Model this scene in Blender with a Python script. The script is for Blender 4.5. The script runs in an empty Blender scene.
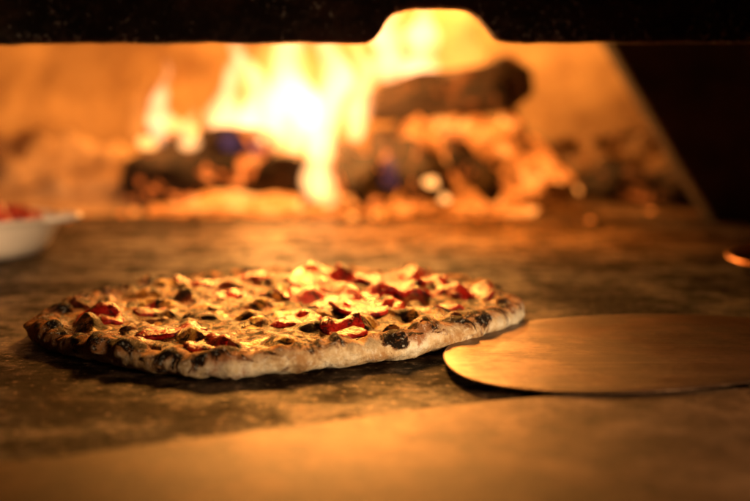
import bpy, math, random, bmesh, bisect
from mathutils import Vector, noise, Matrix
random.seed(7)
S=bpy.context.scene
COL=S.collection
# ---------------------------------------------------------------- helpers
def link(o,parent=None):
    COL.objects.link(o)
    if parent is not None: o.parent=parent
    return o
def mesh_obj(name,verts,faces,mat=None,parent=None,smooth=True):
    m=bpy.data.meshes.new(name); m.from_pydata([tuple(v) for v in verts],[],faces); m.update()
    if smooth: m.polygons.foreach_set('use_smooth',[True]*len(m.polygons))
    o=bpy.data.objects.new(name,m)
    if mat: m.materials.append(mat)
    return link(o,parent)
def meta(o,label=None,cat=None,kind=None,group=None):
    if label:o['label']=label
    if cat:o['category']=cat
    if kind:o['kind']=kind
    if group:o['group']=group
def N3(x,y,z=0): return noise.noise(Vector((x,y,z)))
def catmull(pts,n=12,closed=True):
    out=[];L=len(pts)
    for i in range(L if closed else L-1):
        p=[Vector(pts[(i+k-1)%L] if closed else pts[min(max(i+k-1,0),L-1)]) for k in range(4)]
        for j in range(n):
            t=j/n
            out.append(0.5*((2*p[1])+(p[2]-p[0])*t+(2*p[0]-5*p[1]+4*p[2]-p[3])*t*t+(3*p[1]-p[0]-3*p[2]+p[3])*t**3))
    if not closed: out.append(Vector(pts[-1]))
    return out
class M:
    def __init__(s,name):
        s.m=bpy.data.materials.new(name); s.m.use_nodes=True; s.t=s.m.node_tree; s.n=s.t.nodes; s.l=s.t.links
        s.b=s.n['Principled BSDF']; s.out=s.n['Material Output']
        s.tc=s.n.new('ShaderNodeTexCoord')
    def noise(s,scale,detail=6,rough=.6,vec=None,dist=0):
        x=s.n.new('ShaderNodeTexNoise'); x.inputs['Scale'].default_value=scale;x.inputs['Detail'].default_value=detail
        x.inputs['Roughness'].default_value=rough; x.inputs['Distortion'].default_value=dist
        s.l.new(vec or s.tc.outputs['Object'],x.inputs['Vector']); return x.outputs['Fac']
    def scaled(s,v,rot=0):
        x=s.n.new('ShaderNodeMapping'); x.inputs['Scale'].default_value=v; x.inputs['Rotation'].default_value=(0,0,rot); s.l.new(s.tc.outputs['Object'],x.inputs['Vector']); return x.outputs[0]
    def ramp(s,fac,stops):
        r=s.n.new('ShaderNodeValToRGB'); e=r.color_ramp.elements
        while len(e)<len(stops): e.new(.5)
        for i,(p,c) in enumerate(stops):
            if isinstance(c,(int,float)): c=(c,c,c)
            e[i].position=p; e[i].color=(*c,1)
        s.l.new(fac,r.inputs[0]); return r.outputs[0]
    def mix(s,fac,a,b,mode='MIX'):
        x=s.n.new('ShaderNodeMix'); x.data_type='RGBA'; x.blend_type=mode
        for i,v in ((0,fac),(6,a),(7,b)):
            if isinstance(v,(int,float)): x.inputs[i].default_value=v if i==0 else (v,v,v,1)
            elif isinstance(v,tuple): x.inputs[i].default_value=(*v,1)
            else: s.l.new(v,x.inputs[i])
        return x.outputs[2]
    def math(s,op,a,b):
        x=s.n.new('ShaderNodeMath'); x.operation=op
        for i,v in ((0,a),(1,b)):
            if isinstance(v,(int,float)): x.inputs[i].default_value=v
            else: s.l.new(v,x.inputs[i])
        return x.outputs[0]
    def set(s,name,v):
        if isinstance(v,tuple) and len(v)==3: v=(*v,1)
        if isinstance(v,(int,float,tuple)): s.b.inputs[name].default_value=v
        else: s.l.new(v,s.b.inputs[name])
    def bump(s,h,strength=.5,dist=.002,normal=None):
        x=s.n.new('ShaderNodeBump'); x.inputs['Strength'].default_value=strength; x.inputs['Distance'].default_value=dist
        s.l.new(h,x.inputs['Height'])
        if normal: s.l.new(normal,x.inputs['Normal'])
        s.l.new(x.outputs[0],s.b.inputs['Normal']); return x.outputs[0]
# ---------------------------------------------------------------- materials
m=M('stone_floor_material')
big=m.noise(10,7,.7); mid=m.noise(40,9,.76); grit=m.noise(160,8,.82); fine=m.noise(420,4,.7)
c=m.ramp(mid,[(.42,(.009,.0038,.0018)),(.49,(.030,.0135,.006)),(.55,(.072,.035,.0155)),(.62,(.16,.085,.04))])
c=m.mix(m.ramp(big,[(.46,.8),(.56,0.)]),c,(.008,.0036,.0018))
c=m.mix(m.ramp(grit,[(.57,0.),(.63,.9)]),c,(.44,.29,.17))
c=m.mix(m.ramp(m.noise(80,8,.78),[(.40,.95),(.46,0.)]),c,(.004,.002,.001))
sc=m.ramp(m.noise(40,6,.8,m.scaled((.35,8,1),.35)),[(.60,0.),(.65,.5)])
c=m.mix(sc,c,(.24,.14,.07))
c=m.mix(m.ramp(m.noise(40,6,.8,m.scaled((.35,8,1),-.6)),[(.61,0.),(.66,.45)]),c,(.22,.13,.065))
m.set('Base Color',c); m.set('Roughness',m.ramp(mid,[(.40,.66),(.5,.48),(.62,.36)])); m.set('Specular IOR Level',m.ramp(big,[(.46,.03),(.58,.24)]))
m.bump(m.math('ADD',m.math('ADD',m.math('MULTIPLY',mid,.8),m.math('MULTIPLY',grit,.7)),m.math('MULTIPLY',fine,.2)),1.,.0042)
FLOOR=m.m
m=M('ledge_material')
st=m.noise(30,9,.78); fine=m.noise(200,6,.78); bg=m.noise(6,6,.65)
c=m.ramp(st,[(.40,(.05,.024,.0115)),(.47,(.10,.051,.025)),(.54,(.155,.084,.042)),(.63,(.23,.13,.068))])
c=m.mix(m.ramp(m.noise(70,8,.78),[(.38,.8),(.46,0.)]),c,(.015,.0075,.004))
c=m.mix(m.ramp(bg,[(.44,.7),(.56,0.)]),c,(.028,.014,.007))
c=m.mix(m.ramp(fine,[(.58,0.),(.66,.5)]),c,(.30,.185,.105))
m.set('Base Color',c); m.set('Roughness',.55); m.set('Specular IOR Level',.10)
m.bump(m.math('ADD',m.math('MULTIPLY',st,.6),m.math('MULTIPLY',fine,.4)),.5,.002)
LEDGE=m.m
m=M('firebrick_material')
n=m.noise(4,6,.6); n2=m.noise(14,6,.7,dist=.5)
c=m.ramp(n2,[(.38,(.25,.15,.072)),(.5,(.36,.235,.115)),(.62,(.45,.305,.16))])
c=m.mix(m.ramp(n,[(.42,.55),(.58,0.)]),c,(.14,.08,.04))
m.set('Base Color',c); m.set('Roughness',.9); m.bump(n2,.4,.006)
BRICK=m.m
m=M('sooty_iron_material')
n=m.noise(60,8,.75); n2=m.noise(190,6,.8); n3=m.noise(12,6,.7,m.scaled((1,1,3))); n4=m.noise(9,5,.7)
c=m.ramp(n,[(.42,(.004,.003,.003)),(.52,(.018,.013,.010)),(.62,(.08,.055,.04))])
c=m.mix(m.ramp(n3,[(.52,0.),(.60,.5)]),c,(.09,.04,.018))
spk=m.math('ADD',n2,m.math('MULTIPLY',n4,.35))
c=m.mix(m.ramp(spk,[(.77,0.),(.80,1.)]),c,(.8,.7,.6))
m.set('Base Color',c); m.set('Roughness',.5); m.set('Metallic',.1); m.bump(m.math('ADD',m.math('MULTIPLY',n,1.4),n2),1.,.006)
IRON=m.m
m=M('dark_wall_material')
n=m.noise(10,7,.7)
m.set('Base Color',m.ramp(n,[(.4,(.012,.007,.005)),(.6,(.05,.027,.018))])); m.set('Roughness',.85); m.bump(n,.6,.008)  # near-black brown wall colour, mottled at random
DARKWALL=m.m
m=M('dough_material')
n=m.noise(30,8,.72); n2=m.noise(110,6,.7); n3=m.noise(380,5,.75)
c=m.ramp(n,[(.40,(.40,.22,.09)),(.49,(.64,.47,.27)),(.58,(.85,.76,.58))])
geo=m.n.new('ShaderNodeNewGeometry'); sep=m.n.new('ShaderNodeSeparateXYZ'); m.l.new(geo.outputs['Position'],sep.inputs[0])
hz=m.n.new('ShaderNodeMapRange'); hz.inputs[1].default_value=.008; hz.inputs[2].default_value=.0160; m.l.new(sep.outputs[2],hz.inputs[0])
# browning and charring increase towards the left
lx=m.n.new('ShaderNodeMapRange'); lx.inputs[1].default_value=-.02; lx.inputs[2].default_value=-.18; m.l.new(sep.outputs[0],lx.inputs[0])
toast=m.math('ADD',m.math('ADD',m.math('MULTIPLY',hz.outputs[0],.20),m.math('MULTIPLY',n,1.)),m.math('MULTIPLY',lx.outputs[0],.22))
c=m.mix(m.ramp(toast,[(.59,0.),(.71,.92)]),c,(.32,.11,.025))
ch=m.math('ADD',m.math('ADD',m.noise(44,9,.76,dist=1.0),m.math('MULTIPLY',hz.outputs[0],.13)),m.math('MULTIPLY',lx.outputs[0],.035))
c=m.mix(m.ramp(ch,[(.555,0.),(.61,.92)]),c,(.18,.06,.015))
c=m.mix(m.ramp(ch,[(.60,0.),(.64,.98)]),c,(.009,.005,.003))
c=m.mix(m.ramp(n3,[(.56,0.),(.64,.45)]),c,(.9,.84,.72))
m.set('Base Color',c); m.set('Roughness',.8); m.set('Specular IOR Level',.12)
m.bump(m.math('ADD',m.math('MULTIPLY',n2,.6),m.math('MULTIPLY',n3,.4)),1.,.0025)
DOUGH=m.m
m=M('cheese_material')
n=m.noise(34,9,.76,dist=.9); n2=m.noise(84,8,.78,dist=.5); n3=m.noise(24,4,.6); n4=m.noise(400,4,.7)
c=m.ramp(n,[(.42,(.022,.006,.002)),(.48,(.12,.028,.004)),(.53,(.36,.11,.011)),(.59,(.66,.28,.030)),(.67,(.84,.50,.11))])
c=m.mix(m.ramp(n3,[(.49,0.),(.56,.8)]),c,(.20,.014,.004))
c=m.mix(m.ramp(n2,[(.46,.98),(.52,0.)]),c,(.009,.0035,.0015))
c=m.mix(m.ramp(n2,[(.59,0.),(.66,.6)]),c,(.86,.48,.10))
m.set('Base Color',c); m.set('Roughness',m.ramp(n2,[(.46,.45),(.60,.16)])); m.set('Specular IOR Level',m.ramp(n2,[(.46,.05),(.60,.36)]))
m.bump(m.math('ADD',m.math('MULTIPLY',n2,1.),m.math('MULTIPLY',n4,.15)),1.,.005)
CHEESE=m.m
def topping(name,a,b,d,rough,sp=.4):
    m=M(name); n=m.noise(120,6,.7); n2=m.noise(500,3,.6)
    c=m.ramp(n,[(.42,d),(.5,a),(.62,b)])
    m.set('Base Color',c); m.set('Roughness',rough); m.set('Specular IOR Level',sp); m.bump(m.math('ADD',n,m.math('MULTIPLY',n2,.4)),.8,.0025)
    return m.m
SALAMI=topping('salami_material',(.28,.006,.0035),(.44,.016,.008),(.035,.003,.002),.22,.2)
PEPPER=topping('pepper_material',(.38,.011,.004),(.56,.035,.009),(.06,.004,.002),.18,.2)
MUSH=topping('mushroom_material',(.045,.014,.004),(.17,.05,.011),(.004,.002,.001),.45,.12)
BLOB=topping('melted_cheese_material',(.70,.31,.045),(.84,.50,.12),(.28,.07,.012),.22,.25)
TOM=topping('tomato_material',(.42,.02,.008),(.58,.08,.02),(.15,.008,.004),.35)
m=M('peel_metal_material')
n=m.noise(5,9,.68); n2=m.noise(14,9,.72); n3=m.noise(60,7,.85,m.scaled((.08,10,1),.12)); n4=m.noise(60,6,.85,m.scaled((.08,10,1),-.5)); n5=m.noise(220,6,.78)
c=m.ramp(n,[(.42,(.065,.033,.018)),(.5,(.12,.064,.035)),(.58,(.19,.105,.06))])
c=m.mix(m.ramp(n2,[(.42,.7),(.52,0.)]),c,(.03,.016,.009))
c=m.mix(m.ramp(n3,[(.57,0.),(.61,.5)]),c,(.38,.23,.135))
c=m.mix(m.ramp(n4,[(.59,0.),(.62,.5)]),c,(.36,.22,.13))
c=m.mix(m.ramp(n5,[(.59,0.),(.64,.6)]),c,(.02,.011,.007))
m.set('Base Color',c); m.set('Metallic',.6); m.set('Roughness',m.ramp(n2,[(.42,.52),(.56,.38)])); m.set('Specular IOR Level',.08); m.bump(m.math('ADD',m.math('MULTIPLY',n3,.5),n5),.45,.0007)
PEEL=m.m
m=M('enamel_material'); n=m.noise(20,4,.6)
m.set('Base Color',m.ramp(n,[(.3,(.56,.49,.40)),(.7,(.70,.62,.51))])); m.set('Roughness',.3); ENAMEL=m.m
m=M('copper_material'); n=m.noise(30,6,.7)
m.set('Base Color',m.ramp(n,[(.3,(.5,.2,.08)),(.7,(.85,.42,.18))])); m.set('Metallic',1.); m.set('Roughness',.3); COPPER=m.m
def ember(name,lo,hi,strength,base=(.03,.02,.015),base2=(.12,.07,.045),sc=22,hot=(1,.36,.07),mid=(.9,.14,.015)):
    m=M(name); n=m.noise(sc,6,.7,dist=.5); n2=m.noise(sc*2.6,6,.75)
    m.set('Base Color',m.ramp(n2,[(.42,base),(.58,base2)])); m.set('Roughness',.9)
    e=m.ramp(n,[(lo,(0,0,0)),((lo+hi)/2,mid),(hi,hot)])
    m.l.new(e,m.b.inputs['Emission Color']); m.set('Emission Strength',float(strength))
    m.bump(n2,.9,.008); return m.m
LOGM=ember('charred_log_material',.56,.70,1.8,base=(.008,.005,.004),base2=(.06,.034,.02),mid=(.9,.16,.02))
DARKLOG=ember('dark_log_material',.55,.80,.6,base=(.008,.005,.003),base2=(.07,.035,.018),mid=(.8,.14,.015))
EMB=ember('ember_material',.42,.66,2.1,base=(.03,.016,.009),base2=(.18,.09,.045),sc=20,hot=(1,.40,.075),mid=(.80,.16,.016))
ASHM=ember('firelit_ash_coal_material',.56,.80,.45,base=(.08,.045,.024),base2=(.34,.21,.11),sc=12,mid=(.80,.18,.02))  # weak emission and lighter base put firelight into the heap's colour
PALE=ember('pale_ash_material',.75,.95,.2,base=(.30,.19,.10),base2=(.48,.33,.19),sc=7)
HOT=ember('glowing_ember_material',.30,.62,2.3,hot=(1,.40,.085),sc=34,mid=(.95,.20,.02))
GLOW=ember('white_hot_coal_material',.05,.40,2.6,hot=(1,.40,.10),sc=20)
def flame_mat(name,col,st):
    mm=bpy.data.materials.new(name); mm.use_nodes=True; t=mm.node_tree; t.nodes.clear()
    o=t.nodes.new('ShaderNodeOutputMaterial'); e=t.nodes.new('ShaderNodeEmission'); e.inputs[0].default_value=(*col,1); e.inputs[1].default_value=st
    t.links.new(e.outputs[0],o.inputs['Volume']); return mm
F_HOT=flame_mat('hot_flame_material',(1,.50,.23),80)
F_TNG=flame_mat('flame_tongue_material',(1,.44,.15),110)
F_MID=flame_mat('yellow_flame_material',(1,.34,.07),17)
F_OR=flame_mat('orange_flame_material',(1,.21,.025),4.)
F_BLUE=flame_mat('violet_flame_material',(.55,.30,.75),5)
# ---------------------------------------------------------------- floor, ledge, oven
def grid(x0,x1,y0,y1,nx,ny,zf):
    v=[];f=[]
    for j in range(ny+1):
        for i in range(nx+1):
            x=x0+(x1-x0)*i/nx;y=y0+(y1-y0)*j/ny; v.append((x,y,zf(x,y)))
    for j in range(ny):
        for i in range(nx):
            a=j*(nx+1)+i; f.append((a,a+1,a+nx+2,a+nx+1))
    return v,f
v,f=grid(-1.3,1.3,-.3,2.5,60,60,lambda x,y:0.)
o=mesh_obj('oven_floor',v,f,FLOOR); meta(o,'dark scuffed stone floor of a wood-fired oven','oven floor','structure')
edge=catmull([(-1.2,.10,0),(-.5,.25,0),(-.25,.335,0),(-.138,.380,0),(-.03,.43,0),(.054,.468,0),(.14,.485,0),(.3,.495,0),(.6,.485,0),(1.2,.44,0)],14,False)
v=[];f=[]
prof=[(.0005,-.001),(0,.0030),(-.0008,.0040),(-.0022,.0044)]
for p in edge:
    e=.0008*N3(p.x*60,p.y*60)
    for d,z in prof: v.append((p.x,p.y+d+e,z))
    v.append((p.x,-.3,.0044))
for i in range(len(edge)-1):
    for k in range(4):
        a=i*5+k; f.append((a,a+1,a+6,a+5))
o=mesh_obj('oven_ledge',v,f,LEDGE,smooth=False); meta(o,'brown stone ledge at the mouth of the oven','oven ledge','structure')
v=[];f=[]
cx,cy,rx,ry,H=-.02,1.20,.86,.86,.50
A=90;B=26
for i in range(A+1):
    a=math.radians(-35+250*i/A)
    for j in range(B+1):
        b=j/B*math.pi/2
        k=math.cos(b)**.7; 
        nn=1+.02*N3(math.cos(a)*3,math.sin(a)*3,b*3)
        v.append((cx+rx*k*math.cos(a)*nn,cy+ry*k*math.sin(a)*nn,-.005+H*math.sin(b)**.8*nn))
for i in range(A):
    for j in range(B):
        a=i*(B+1)+j; f.append((a,a+1,a+B+2,a+B+1))
o=mesh_obj('oven_wall',v,f,BRICK); meta(o,'curved firebrick oven wall glowing orange in firelight','oven wall','structure')
def extrude_poly(name,pts,y0,y1,mat,bev=.004,parent=None):
    n=len(pts); v=[(x,y0,z) for x,z in pts]+[(x,y1,z) for x,z in pts]
    f=[tuple(range(n)),tuple(range(2*n-1,n-1,-1))]
    for i in range(n): f.append((i,i+n,(i+1)%n+n,(i+1)%n))
    o=mesh_obj(name,v,f,mat,parent,smooth=False)
    bm=bmesh.new(); bm.from_mesh(o.data); bmesh.ops.recalc_face_normals(bm,faces=bm.faces); bm.to_mesh(o.data); bm.free()
    b=o.modifiers.new('b','BEVEL'); b.width=bev; b.segments=3; b.limit_method='ANGLE'; b.angle_limit=math.radians(50)
    return o
o=extrude_poly('oven_jamb',[(.445,-.002),(.40,.072),(.305,.237),(.255,.325),(.24,.40),(.9,.40),(.9,-.002)],1.36,1.41,DARKWALL,.006)
meta(o,'near-black slanted side wall of the oven mouth','oven wall','structure')
pts=[(-.9,.1835)]
for i in range(83):
    x=-.88+i*.0105; pts.append((x,.1835+.0014*N3(x*30,3)+.0010*N3(x*110,9)))
notch=catmull([(-.012,.1835,0),(-.003,.1850,0),(.003,.191,0),(.010,.2015,0),(.020,.2062,0),(.035,.2072,0),(.055,.2068,0),(.066,.204,0),(.075,.195,0),(.083,.1862,0),(.094,.1838,0)],5,False)
pts+= [(p.x,p.y+.0006*N3(p.x*200,p.y*200)) for p in notch]
for i in range(60):
    x=.105+i*.0105; pts.append((x,.1838+.0014*N3(x*30,3)+.0010*N3(x*110,9)))
pts+=[(.9,.184),(.9,.42),(-.9,.42)]
o=extrude_poly('oven_lintel',pts,.70,.722,IRON,.003); meta(o,'soot-black speckled iron lintel with a rounded notch','lintel')
# ---------------------------------------------------------------- pizza
C=Vector((-.055,.668))
outline=[(-.208,.640),(-.202,.606),(-.181,.576),(-.143,.545),(-.107,.523),(-.079,.515),(-.0475,.521),(-.013,.54),(.024,.565),(.061,.604),(.088,.645),(.097,.690),(.084,.75),(.0506,.803),(-.004,.826),(-.0915,.826),(-.148,.789),(-.188,.738),(-.206,.685)]
cm=catmull([(a,b,0) for a,b in outline],16)
pol=sorted([(math.atan2(p.y-C.y,p.x-C.x),math.hypot(p.x-C.x,p.y-C.y)) for p in cm])
angs=[p[0] for p in pol]
def R(th):
    th=(th+math.pi)%(2*math.pi)-math.pi
    i=bisect.bisect(angs,th); a=pol[i-1]; b=pol[i%len(pol)]
    ta,tb=a[0],b[0]
    if i==0: ta-=2*math.pi
    if i==len(pol): tb+=2*math.pi
    t=(th-ta)/(tb-ta) if tb!=ta else 0
    r=a[1]*(1-t)+b[1]*t
    return r+.0018*N3(math.cos(th)*6,math.sin(th)*6,1.)+.0009*N3(math.cos(th)*22,math.sin(th)*22,5)
def rim(th):
    c,s=math.cos(th),math.sin(th)
    w=.0092+.0022*N3(c*3,s*3,9)+.0018*N3(c*10,s*10,2)
    h=.0073+.0006*c+.0014*N3(c*3.5,s*3.5,4)+.0020*N3(c*9,s*9,7)+.0010*N3(c*24,s*24,3)
    return w,h
T=660
v=[];f=[];rings=0
NI=60;NR=32
for i in range(T):
    th=2*math.pi*i/T; Rr=R(th); w,h=rim(th); ct,stt=math.cos(th),math.sin(th)
    pr=[]
    rin=Rr-2*w*.93
    zin=h+.001+h*math.sin(math.radians(158))
    for k in range(NI):
        s=k/NI; pr.append((rin*s, .0060+ (zin-.0060)*max(0,(s-.88)/.12)**2,0.3))
    for k in range(NR+1):
        ph=math.radians(158-(158+86)*k/NR)
        zz=h+.0005+h*math.sin(ph)*(1. if ph>0 else .98)
        pr.append((Rr-w+w*math.cos(ph), zz,1.))
    pr.append((Rr*.5,.0005,0)); pr.append((0.002,.0005,0))
    for r,z,k in pr:
        x=C.x+r*ct;y=C.y+r*stt
        if k>0:
            d=(.0017*N3(x*50,y*50,z*50)+.0010*N3(x*130,y*130,z*130)+.0005*N3(x*330,y*330,z*330))*k
            bl=N3(x*70+9,y*70,z*50); 
            if bl>.2 and z>.008: d+=(bl-.2)*.009*k
            dn=Vector((ct*(r-(Rr-w)),stt*(r-(Rr-w)),z-h))
            if k==1 and dn.length>1e-6:
                dn.normalize(); x+=dn.x*d;y+=dn.y*d;z+=dn.z*d
            else: z+=d
            z=max(z,.0004)
        v.append((x,y,z))
    rings=len(pr)
for i in range(T):
    for k in range(rings-1):
        a=i*rings+k;b=((i+1)%T)*rings+k
        f.append((a,a+1,b+1,b))
pizza=mesh_obj('pizza',v,f,DOUGH)
meta(pizza,'round charred pizza with melted cheese and red toppings','pizza')
def chz(x,y):
    z=.0118+.0024*N3(x*34,y*34,1)+.0024*N3(x*75,y*75,2)+.0010*N3(x*190,y*190,3)
    b=N3(x*52+5,y*52,8)
    if b>.12: z+=(b-.12)*.014
    return z
v=[];f=[];K=150
for i in range(T):
    th=2*math.pi*i/T; Rr=R(th); w,h=rim(th)
    re=Rr-1.2*w-.005*N3(math.cos(th)*14,math.sin(th)*14,3)-.003*N3(math.cos(th)*35,math.sin(th)*35,3)
    for k in range(K+1):
        s=k/K; r=re*s; x=C.x+r*math.cos(th);y=C.y+r*math.sin(th)
        z=chz(x,y)
        if s>.93: 
            q=(s-.93)/.07; z=z*(1-q)+(2*h+.0003)*q-.006*q**6
        v.append((x,y,z))
for i in range(T):
    for k in range(K):
        a=i*(K+1)+k;b=((i+1)%T)*(K+1)+k
        f.append((a,a+1,b+1,b))
cheese=mesh_obj('cheese',v,f,CHEESE,pizza)
cheese['label']='browned bubbling melted cheese and tomato layer'
def slice_top(name,x,y,r,curl,mat,seed,rot=0,asp=1.,lift=.0008,thick=.0012,tilt=0,ruf=1.):
    v=[];f=[];nt=44;nk=11
    R2=Matrix.Rotation(rot,2)
    for side in (1,0):
        for k in range(nk+1):
            for i in range(nt):
                th=2*math.pi*i/nt; s=k/nk
                rr=r*s*(1+.38*N3(math.cos(th)*1.3,math.sin(th)*1.3,seed)+.12*N3(math.cos(th)*4,math.sin(th)*4,seed+3))
                p=R2@Vector((rr*math.cos(th),rr*math.sin(th)*asp))
                px,py=x+p.x,y+p.y
                z=chz(px,py)*.85+chz(x,y)*.15+lift
                z+=curl*(s**2)*(.3+1.2*N3(math.cos(th)*1.2+seed,math.sin(th)*1.2,seed))
                z+=.0010*ruf*N3(px*150,py*150,seed)+.0020*ruf*s*N3(px*80,py*80,seed+8)
                z+=tilt*p.y
                z-=.0014*s**5
                v.append((px,py,z+(thick*(1-.4*s**4) if side else -.0015)))
    L=(nk+1)*nt
    for side in (0,1):
        for k in range(nk):
            for i in range(nt):
                a=side*L+k*nt+i;b=side*L+k*nt+(i+1)%nt
                q=(a,a+nt,b+nt,b); f.append(q if side==0 else q[::-1])
    for i in range(nt):
        a=nk*nt+i;b=nk*nt+(i+1)%nt; f.append((a,a+L,b+L,b))
    return mesh_obj(name,v,f,mat,pizza)
def inside(x,y,marg=.03):
    th=math.atan2(y-C.y,x-C.x); return math.hypot(x-C.x,y-C.y)<R(th)-marg
reds=[((-.036,.755),.028,.022),((-.012,.775),.024,.014),((-.031,.672),.029,.022),((-.004,.645),.024,.012),((-.055,.708),.021,.008),((.012,.692),.024,.016),
 ((-.086,.545),.015,.006),((-.113,.580),.018,.005),((.060,.712),.022,.013),((.035,.770),.022,.014),((-.13,.76),.018,.006),((-.162,.615),.015,.004),
 ((-.046,.612),.016,.004),((-.018,.580),.014,.004),((.016,.732),.020,.012),((-.09,.785),.018,.008),((-.14,.650),.013,.003),((.040,.655),.015,.005),((-.10,.70),.013,.003)]
for i,((x,y),r,cu) in enumerate(reds):
    slice_top('salami_slice' if i%3 else 'pepper_piece',x,y,r,cu*.48,SALAMI if i%3 else PEPPER,i*1.7+.3,rot=random.random()*3,asp=random.uniform(.7,1.),tilt=.02 if i in(0,2,5,8) else -.03,lift=.0006,thick=.0018,ruf=.8)
cnt=0
while cnt<60:
    x=C.x+random.uniform(-.15,.15);y=C.y+random.uniform(-.15,.15)
    if not inside(x,y,.020): continue
    slice_top('mushroom_piece',x,y,random.uniform(.004,.011),0,MUSH,cnt*2.3+50,rot=random.random()*3,asp=random.uniform(.4,.9),thick=random.uniform(.0005,.002),lift=-.0003,ruf=.6)
    cnt+=1
cnt=0
while cnt<10:
    x=C.x+random.uniform(-.15,.15);y=C.y+random.uniform(-.15,.15)
    if not inside(x,y,.030): continue
    slice_top('cheese_blob',x,y,random.uniform(.006,.011),-.0015,BLOB,cnt*1.3+150,rot=random.random()*3,asp=random.uniform(.6,1),thick=random.uniform(.0006,.001),lift=-.0005,ruf=.5)
    cnt+=1
# ---------------------------------------------------------------- peel
po=[(.036,.538),(.041,.510),(.053,.490),(.077,.4755),(.104,.471),(.14,.477),(.178,.492),(.22,.513),(.262,.545),(.283,.575),(.286,.608),(.27,.642),(.235,.668),(.18,.680),(.118,.668),(.078,.641),(.050,.603),(.038,.568)]
pl=catmull([(a,b,0) for a,b in po],8)
pc=Vector((.165,.572,0))
def pz(x,y): return .0056-.011*(y-.48)+.004*max(0,(x-.04))
v=[];f=[];n=len(pl)
layers=[(0,.0005),(.5,.0005),(.9,.0005),(.988,.0005),(1.0,.0001),(1.0,-.0001),(.988,-.0004),(.9,-.0004),(0,-.0004)]
for s,dz in layers:
    for p in pl:
        q=pc+(p-pc)*max(s,.001); v.append((q.x,q.y,pz(q.x,q.y)+dz))
for k in range(len(layers)-1):
    for i in range(n): f.append((k*n+i,k*n+(i+1)%n,(k+1)*n+(i+1)%n,(k+1)*n+i))
peel=mesh_obj('pizza_peel',v,f,PEEL); meta(peel,'round scorched metal pizza peel beside the pizza','pizza peel')
def tube(name,path,rad,mat,parent=None,seg=16,nz=0,seed=0,cap=True,smooth=True,nf=1.5):
    v=[];f=[];P=[Vector(p) for p in path]
    for i,p in enumerate(P):
        t=(P[min(i+1,len(P)-1)]-P[max(i-1,0)]).normalized()
        up=Vector((0,0,1)) if abs(t.z)<.9 else Vector((1,0,0))
        a=t.cross(up).normalized(); b=t.cross(a)
        r=rad[i] if isinstance(rad,list) else rad
        for k in range(seg):
            an=2*math.pi*k/seg
            q=r*(1+nz*noise.noise(Vector((math.cos(an)*nf,math.sin(an)*nf,i*.15+seed)))*2)
            v.append(p+a*q*math.cos(an)+b*q*math.sin(an))
    for i in range(len(P)-1):
        for k in range(seg): f.append((i*seg+k,i*seg+(k+1)%seg,(i+1)*seg+(k+1)%seg,(i+1)*seg+k))
    if cap: f.append(tuple(range(seg))[::-1]); f.append(tuple((len(P)-1)*seg+k for k in range(seg)))
    return mesh_obj(name,v,f,mat,parent,smooth)
h=tube('handle',[(.265,.60,.0065),(.33,.595,.012),(.5,.575,.03),(.9,.5,.06)],[.005,.008,.009,.009],PEEL,peel)
# ---------------------------------------------------------------- dish with chopped tomato
def lathe(name,prof,center,mat,parent=None,seg=64,asp=1.):
    v=[];f=[];n=len(prof)
    for i in range(seg):
        a=2*math.pi*i/seg
        for r,z in prof: v.append((center[0]+r*math.cos(a),center[1]+r*math.sin(a)*asp,center[2]+z))
    for i in range(seg):
        for k in range(n-1):
            a=i*n+k;b=((i+1)%seg)*n+k; f.append((a,b,b+1,a+1))
    return mesh_obj(name,v,f,mat,parent)
dc=(-.404,1.02,0)
dish=lathe('enamel_dish',[(.001,.001),(.066,.001),(.072,.002),(.082,.012),(.090,.030),(.092,.035),(.096,.037),(.0965,.0395),(.090,.0395),(.086,.034),(.074,.012),(.06,.006),(.001,.006)],dc,ENAMEL)
meta(dish,'white enamel dish filled with chopped tomatoes','dish')
hd=catmull([(-.315,1.045,.038),(-.301,1.04,.0385),(-.292,1.025,.039),(-.292,1.01,.039),(-.301,.995,.0385),(-.315,.99,.038)],6,False)
tube('handle',hd,.0034,ENAMEL,dish,10)
v=[];f=[]
def rock(verts,faces,c,r,seed,sub=2,flat=1.,amp=.45):
    bm=bmesh.new(); bmesh.ops.create_icosphere(bm,subdivisions=sub,radius=1)
    base=len(verts); rz=Matrix.Rotation(seed*1.3,3,'Z')@Matrix.Rotation(seed*.7,3,'X')
    for q in bm.verts:
        d=1+amp*noise.noise(q.co*1.3+Vector((seed,seed*.3,0)))+amp*.4*noise.noise(q.co*3+Vector((seed,0,2)))
        p=rz@Vector((q.co.x*1.25,q.co.y*.85,q.co.z*.8))*d*r
        verts.append((c[0]+p.x,c[1]+p.y,max(c[2]+p.z*flat,.0005)))
    for q in bm.faces: faces.append(tuple(base+w.index for w in q.verts))
    bm.free()
for i in range(130):
    a=random.random()*6.28;r=math.sqrt(random.random())*.074
    rock(v,f,(dc[0]+r*math.cos(a),dc[1]+r*math.sin(a),.034+.011*(1-(r/.08)**2)+random.uniform(-.002,.002)),random.uniform(.006,.010),i*1.1,1)
o=mesh_obj('chopped_tomatoes',v,f,TOM); meta(o,'heap of chopped red tomatoes in a white dish','tomatoes','stuff')
# ---------------------------------------------------------------- copper-rimmed pan at the side
cc=(.407,.885,0)
pan=lathe('shallow_pan',[(.001,.001),(.085,.001),(.092,.002),(.100,.011),(.1015,.012),(.098,.0125),(.095,.011),(.086,.005),(.001,.004)],cc,IRON)
meta(pan,'shallow dark pan with firelight on its copper rim','pan')
rimp=[(.1015+.0022*math.cos(math.radians(a)),.0135+.0016*math.sin(math.radians(a))) for a in range(0,361,30)]
lathe('rim',rimp,cc,COPPER,pan)
tube('handle',[(.507,.885,.012),(.57,.885,.025),(.72,.885,.035)],.006,IRON,pan,12)
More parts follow.
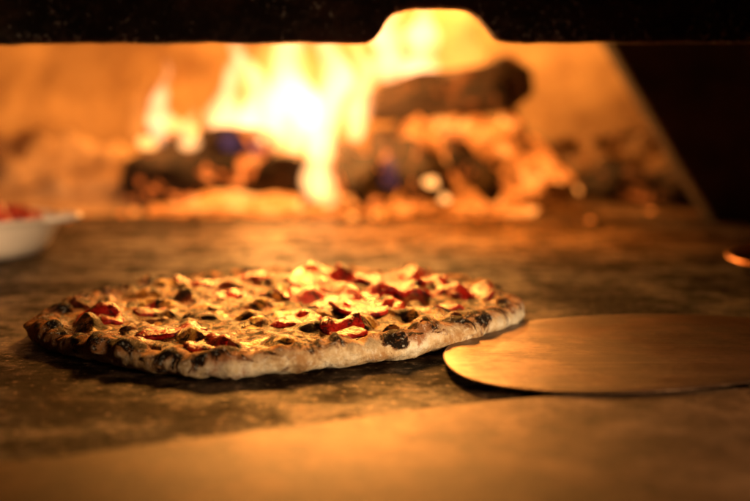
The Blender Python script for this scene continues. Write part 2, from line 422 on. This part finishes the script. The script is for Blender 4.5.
# ---------------------------------------------------------------- fire: logs, embers, flames
def log(x0,x1,r,seed,label,mat=LOGM,nz=.16,var=.3,seg=14,end=.75):
    a,b=Vector(x0),Vector(x1); n=26
    path=[]; rad=[]
    d=(b-a)
    side=d.cross(Vector((0,0,1))).normalized()
    for i in range(n):
        t=i/(n-1); p=a+d*t+side*.010*N3(t*2,seed)+Vector((0,0,.010*N3(t*2.5,seed+5)))
        path.append(p); e=min(t,1-t); rad.append(r*(1+var*N3(t*3.5,seed+2))*(end+(1-end)*min(1,e/.10)))
    o=tube('firewood_log',path,rad,mat,None,seg,nz,seed,smooth=False,nf=2.2); meta(o,label,'log',group='burning firewood logs'); return o
log((-.37,1.58,.050),(-.10,1.53,.046),.042,1,'charred black log lying in the fire')
log((-.35,1.61,.102),(-.15,1.55,.098),.028,2,'thin charred log stacked on another log')
log((-.07,1.64,.080),(.005,1.46,.040),.034,3,'short charred log pointing out of the fire')
log((.01,1.68,.10),(.085,1.47,.040),.036,4,'blackened log end resting among embers')
log((-.01,1.72,.160),(.225,1.54,.190),.038,5,'dark brown log on top of the burning pile',DARKLOG,nz=.24,var=.4,seg=11,end=.6)
log((.31,1.56,.032),(.50,1.50,.030),.034,6,'dark burnt-out log beside the ash heap',DARKLOG,nz=.25,var=.4,seg=9)
log((-.25,1.50,.018),(-.105,1.48,.018),.012,7,'small glowing orange ember stick',HOT)
log((.10,1.62,.11),(.17,1.47,.035),.022,8,'split charred branch half buried in embers',LOGM,seg=9,nz=.25)
def mound(verts,faces,cx,cy,sx,sy,hh,seed,n=80,amp=.35):
    base=len(verts)
    for j in range(n+1):
        for i in range(n+1):
            u=-1.3+2.6*i/n; w=-1.3+2.6*j/n; q=math.hypot(u,w)
            x=cx+sx*u;y=cy+sy*w
            hgt=hh*math.exp(-1.9*q*q)-hh*.06
            k=1+amp*2*N3(x*14,y*14,seed)+amp*1.1*N3(x*38,y*38,seed+3)+amp*.5*N3(x*90,y*90,seed+6)
            verts.append((x,y,hgt*max(k,.2)))
    for j in range(n):
        for i in range(n):
            a=base+j*(n+1)+i; faces.append((a,a+1,a+n+2,a+n+1))
def pile(name,n,cx,cy,sx,sy,hh,mat,label,cat,rr=(.010,.022),seed0=0,skew=0,smooth=False,sub=2,amp=.35,fringe=0):
    v=[];f=[]
    mound(v,f,cx+skew*sx*.3,cy,sx*(1+skew*.5),sy,hh,seed0,amp=amp)
    for i in range(n):
        a=random.random()*6.28; q=min(1.35,abs(random.gauss(0,.52)))
        x=cx+sx*q*math.cos(a)*(1+skew*(math.cos(a)>0)); y=cy+sy*q*math.sin(a)
        z=hh*math.exp(-1.9*q*q)*random.uniform(.7,1.0)+.003
        rock(v,f,(x,y,z),random.uniform(*rr)*(1-.35*q),seed0+i*.77,sub,amp=.7)
    for i in range(fringe):
        y=1.52-abs(random.gauss(0,.07)); x=cx+random.gauss(0,sx)
        r=random.uniform(.002,.008)*(1 if y>1.40 else .5)
        rock(v,f,(x,y,r*.4),r,seed0+i*.37,1,amp=.7)
    o=mesh_obj(name,v,f,mat,smooth=smooth); meta(o,label,cat,'stuff'); return o
pile('ember_bed',420,.10,1.66,.18,.16,.155,EMB,'heap of glowing orange embers and charcoal','embers',skew=.6,rr=(.005,.016),amp=.35,fringe=30)
pile('ember_bed',160,-.17,1.65,.26,.15,.05,EMB,'low bed of glowing embers under the logs','embers',seed0=90,fringe=30)
pile('coal_heap',160,.44,1.69,.38,.20,.125,ASHM,'heap of ash-grey and brown coals','coals',seed0=300,rr=(.004,.011),amp=.2,fringe=20,smooth=True)
pile('ash_heap',50,-.56,1.70,.36,.20,.11,PALE,'heap of pale ash and spent coals','ash',seed0=500,rr=(.006,.014),smooth=True,amp=.25,fringe=30)
v=[];f=[]
for i,(x,y,z,r) in enumerate([(.078,1.43,.050,.008),(.096,1.43,.028,.006),(-.165,1.52,.105,.006),(-.33,1.50,.102,.010),(-.287,1.50,.128,.011),(-.265,1.51,.118,.010)]):
    rock(v,f,(x,y,z),r,i*3.1,2,amp=1.)
o=mesh_obj('glowing_coals',v,f,GLOW,smooth=False); meta(o,'scattered white-hot glowing coals in the fire','coals','stuff')
fire=bpy.data.objects.new('fire',None); link(fire); fire.location=(-.08,1.6,0); meta(fire,'bright yellow-white wood fire burning on the oven floor','fire')
def flame(x,y,z,h,w,mat,seed,lean=0.):
    v=[];f=[];nr=28;ns=18
    for j in range(nr+1):
        t=j/nr
        r=w*(math.sin(math.pi*min(1,t**.55*1.0))**.8)*(1-t)**.35*(1+.5*N3(t*5,seed,11)) if 0<t<1 else .0005
        r=max(r,.0005)
        ox=lean*t*t+ w*1.8*t*N3(t*3.2,seed,1); oy=w*.6*t*N3(t*2.6,seed,7)
        for i in range(ns):
            a=2*math.pi*i/ns
            q=r*(1+.6*N3(math.cos(a)*1.2,math.sin(a)*1.2+t*4.5,seed))
            v.append((x+ox+q*math.cos(a)-fire.location.x,y+oy+q*.6*math.sin(a)-fire.location.y,z+h*t))
    for j in range(nr):
        for i in range(ns): f.append((j*ns+i,j*ns+(i+1)%ns,(j+1)*ns+(i+1)%ns,(j+1)*ns+i))
    f.append(tuple(range(ns))[::-1]); f.append(tuple(nr*ns+i for i in range(ns)))
    return mesh_obj('flame',v,f,mat,fire)
FL=[(-.235,1.60,.08,.20,.026,F_HOT,2,.04),(-.18,1.60,.06,.24,.034,F_HOT,21,-.02),(-.125,1.62,.08,.30,.040,F_HOT,3,-.02),(-.080,1.58,.07,.27,.034,F_HOT,4,.03),(-.03,1.62,.10,.20,.020,F_HOT,22,.03),
(-.15,1.63,.05,.32,.085,F_MID,1,.02),(-.05,1.66,.09,.26,.05,F_MID,5,.03),(-.22,1.60,.06,.20,.045,F_MID,17,.03),
(-.084,1.50,.015,.18,.024,F_TNG,6,-.01),(-.066,1.46,.01,.12,.016,F_TNG,16,.0),(-.15,1.54,.09,.08,.018,F_TNG,33,.0),
(.02,1.80,.20,.20,.034,F_HOT,7,.02),(.08,1.82,.19,.20,.034,F_HOT,8,.01),(.14,1.80,.16,.22,.055,F_MID,9,0),
(-.325,1.57,.095,.14,.020,F_HOT,10,.01),(-.36,1.60,.10,.12,.018,F_MID,34,.0),(-.275,1.54,.09,.07,.018,F_TNG,35,.0),(-.31,1.64,.08,.18,.04,F_OR,13,0),
(-.11,1.70,.04,.40,.15,F_OR,14,.04),(.10,1.80,.12,.3,.13,F_OR,15,.02),(.10,1.57,.07,.10,.06,F_OR,45,.02),(-.11,1.59,.09,.13,.035,F_MID,18,-.02),
(-.21,1.51,.09,.05,.018,F_BLUE,40,.0),(-.17,1.51,.085,.06,.018,F_BLUE,41,.0),(.02,1.46,.04,.07,.014,F_BLUE,42,.0)]
for a in FL: flame(*a)
# ---------------------------------------------------------------- lights
def lamp(kind,name,loc,energy,color,size=.1,target=None,sy=None,spread=None):
    l=bpy.data.lights.new(name,kind); l.energy=energy; l.color=color
    if kind=='AREA':
        l.size=size
        if sy: l.shape='RECTANGLE'; l.size_y=sy
        if spread: l.spread=math.radians(spread)
    else: l.shadow_soft_size=size
    o=bpy.data.objects.new(name,l); link(o); o.location=loc
    if target: o.rotation_euler=(Vector(target)-Vector(loc)).to_track_quat('-Z','Y').to_euler()
    return o
lamp('POINT','fire_light',(-.14,1.58,.19),11,(1,.395,.075),.04)
lamp('POINT','fire_light',(.10,1.80,.30),10,(1,.43,.09),.04)
lamp('POINT','fire_light',(-.325,1.55,.15),.9,(1,.38,.08),.015)
lamp('AREA','added_dome_light',(-.06,1.28,.40),1.2,(1,.37,.06),.14,(-.05,.72,0),.14,34)  # added lamp that backlights the pizza; the dome has no such source
lamp('AREA','added_dome_light',(.04,1.20,.44),8.5,(1,.31,.032),.3,(.04,1.22,0),.2,64)  # added lamp that warms the floor between pizza and fire
lamp('AREA','added_arch_light',(-.05,.80,.44),.20,(1,.46,.12),.10,(-.06,.64,0),None,36)  # added lamp over the pizza to bring out the toppings
lamp('AREA','kitchen_and_added_light',(.40,.06,.17),.30,(1,.68,.38),.12,(.03,.58,.01),None,36)
lamp('AREA','kitchen_and_added_light',(-.25,.10,.24),.22,(1,.62,.34),.12,(-.42,1.0,.02),None,26)  # added lamp that brightens the dish front, no real kitchen source
lamp('AREA','added_arch_light',(-.03,.60,.40),.20,(1,.42,.10),.05,(-.01,.425,.0),None,24)  # added lamp that throws an amber pool on the ledge
w=bpy.data.worlds.new('World'); S.world=w; w.use_nodes=True
w.node_tree.nodes['Background'].inputs[0].default_value=(.6,.32,.16,1); w.node_tree.nodes['Background'].inputs[1].default_value=.005
# ---------------------------------------------------------------- camera
cam=bpy.data.cameras.new('camera'); co=bpy.data.objects.new('camera',cam); link(co)
co.location=(0,0,.127); co.rotation_euler=(math.radians(90),0,0)
cam.sensor_width=36; cam.lens=50; cam.shift_y=-.166; cam.clip_start=.01; cam.clip_end=50
cam.dof.use_dof=True; cam.dof.focus_distance=.57; cam.dof.aperture_fstop=3.5
S.camera=co
S.view_settings.view_transform='Standard'; S.view_settings.look='None'; S.view_settings.exposure=0
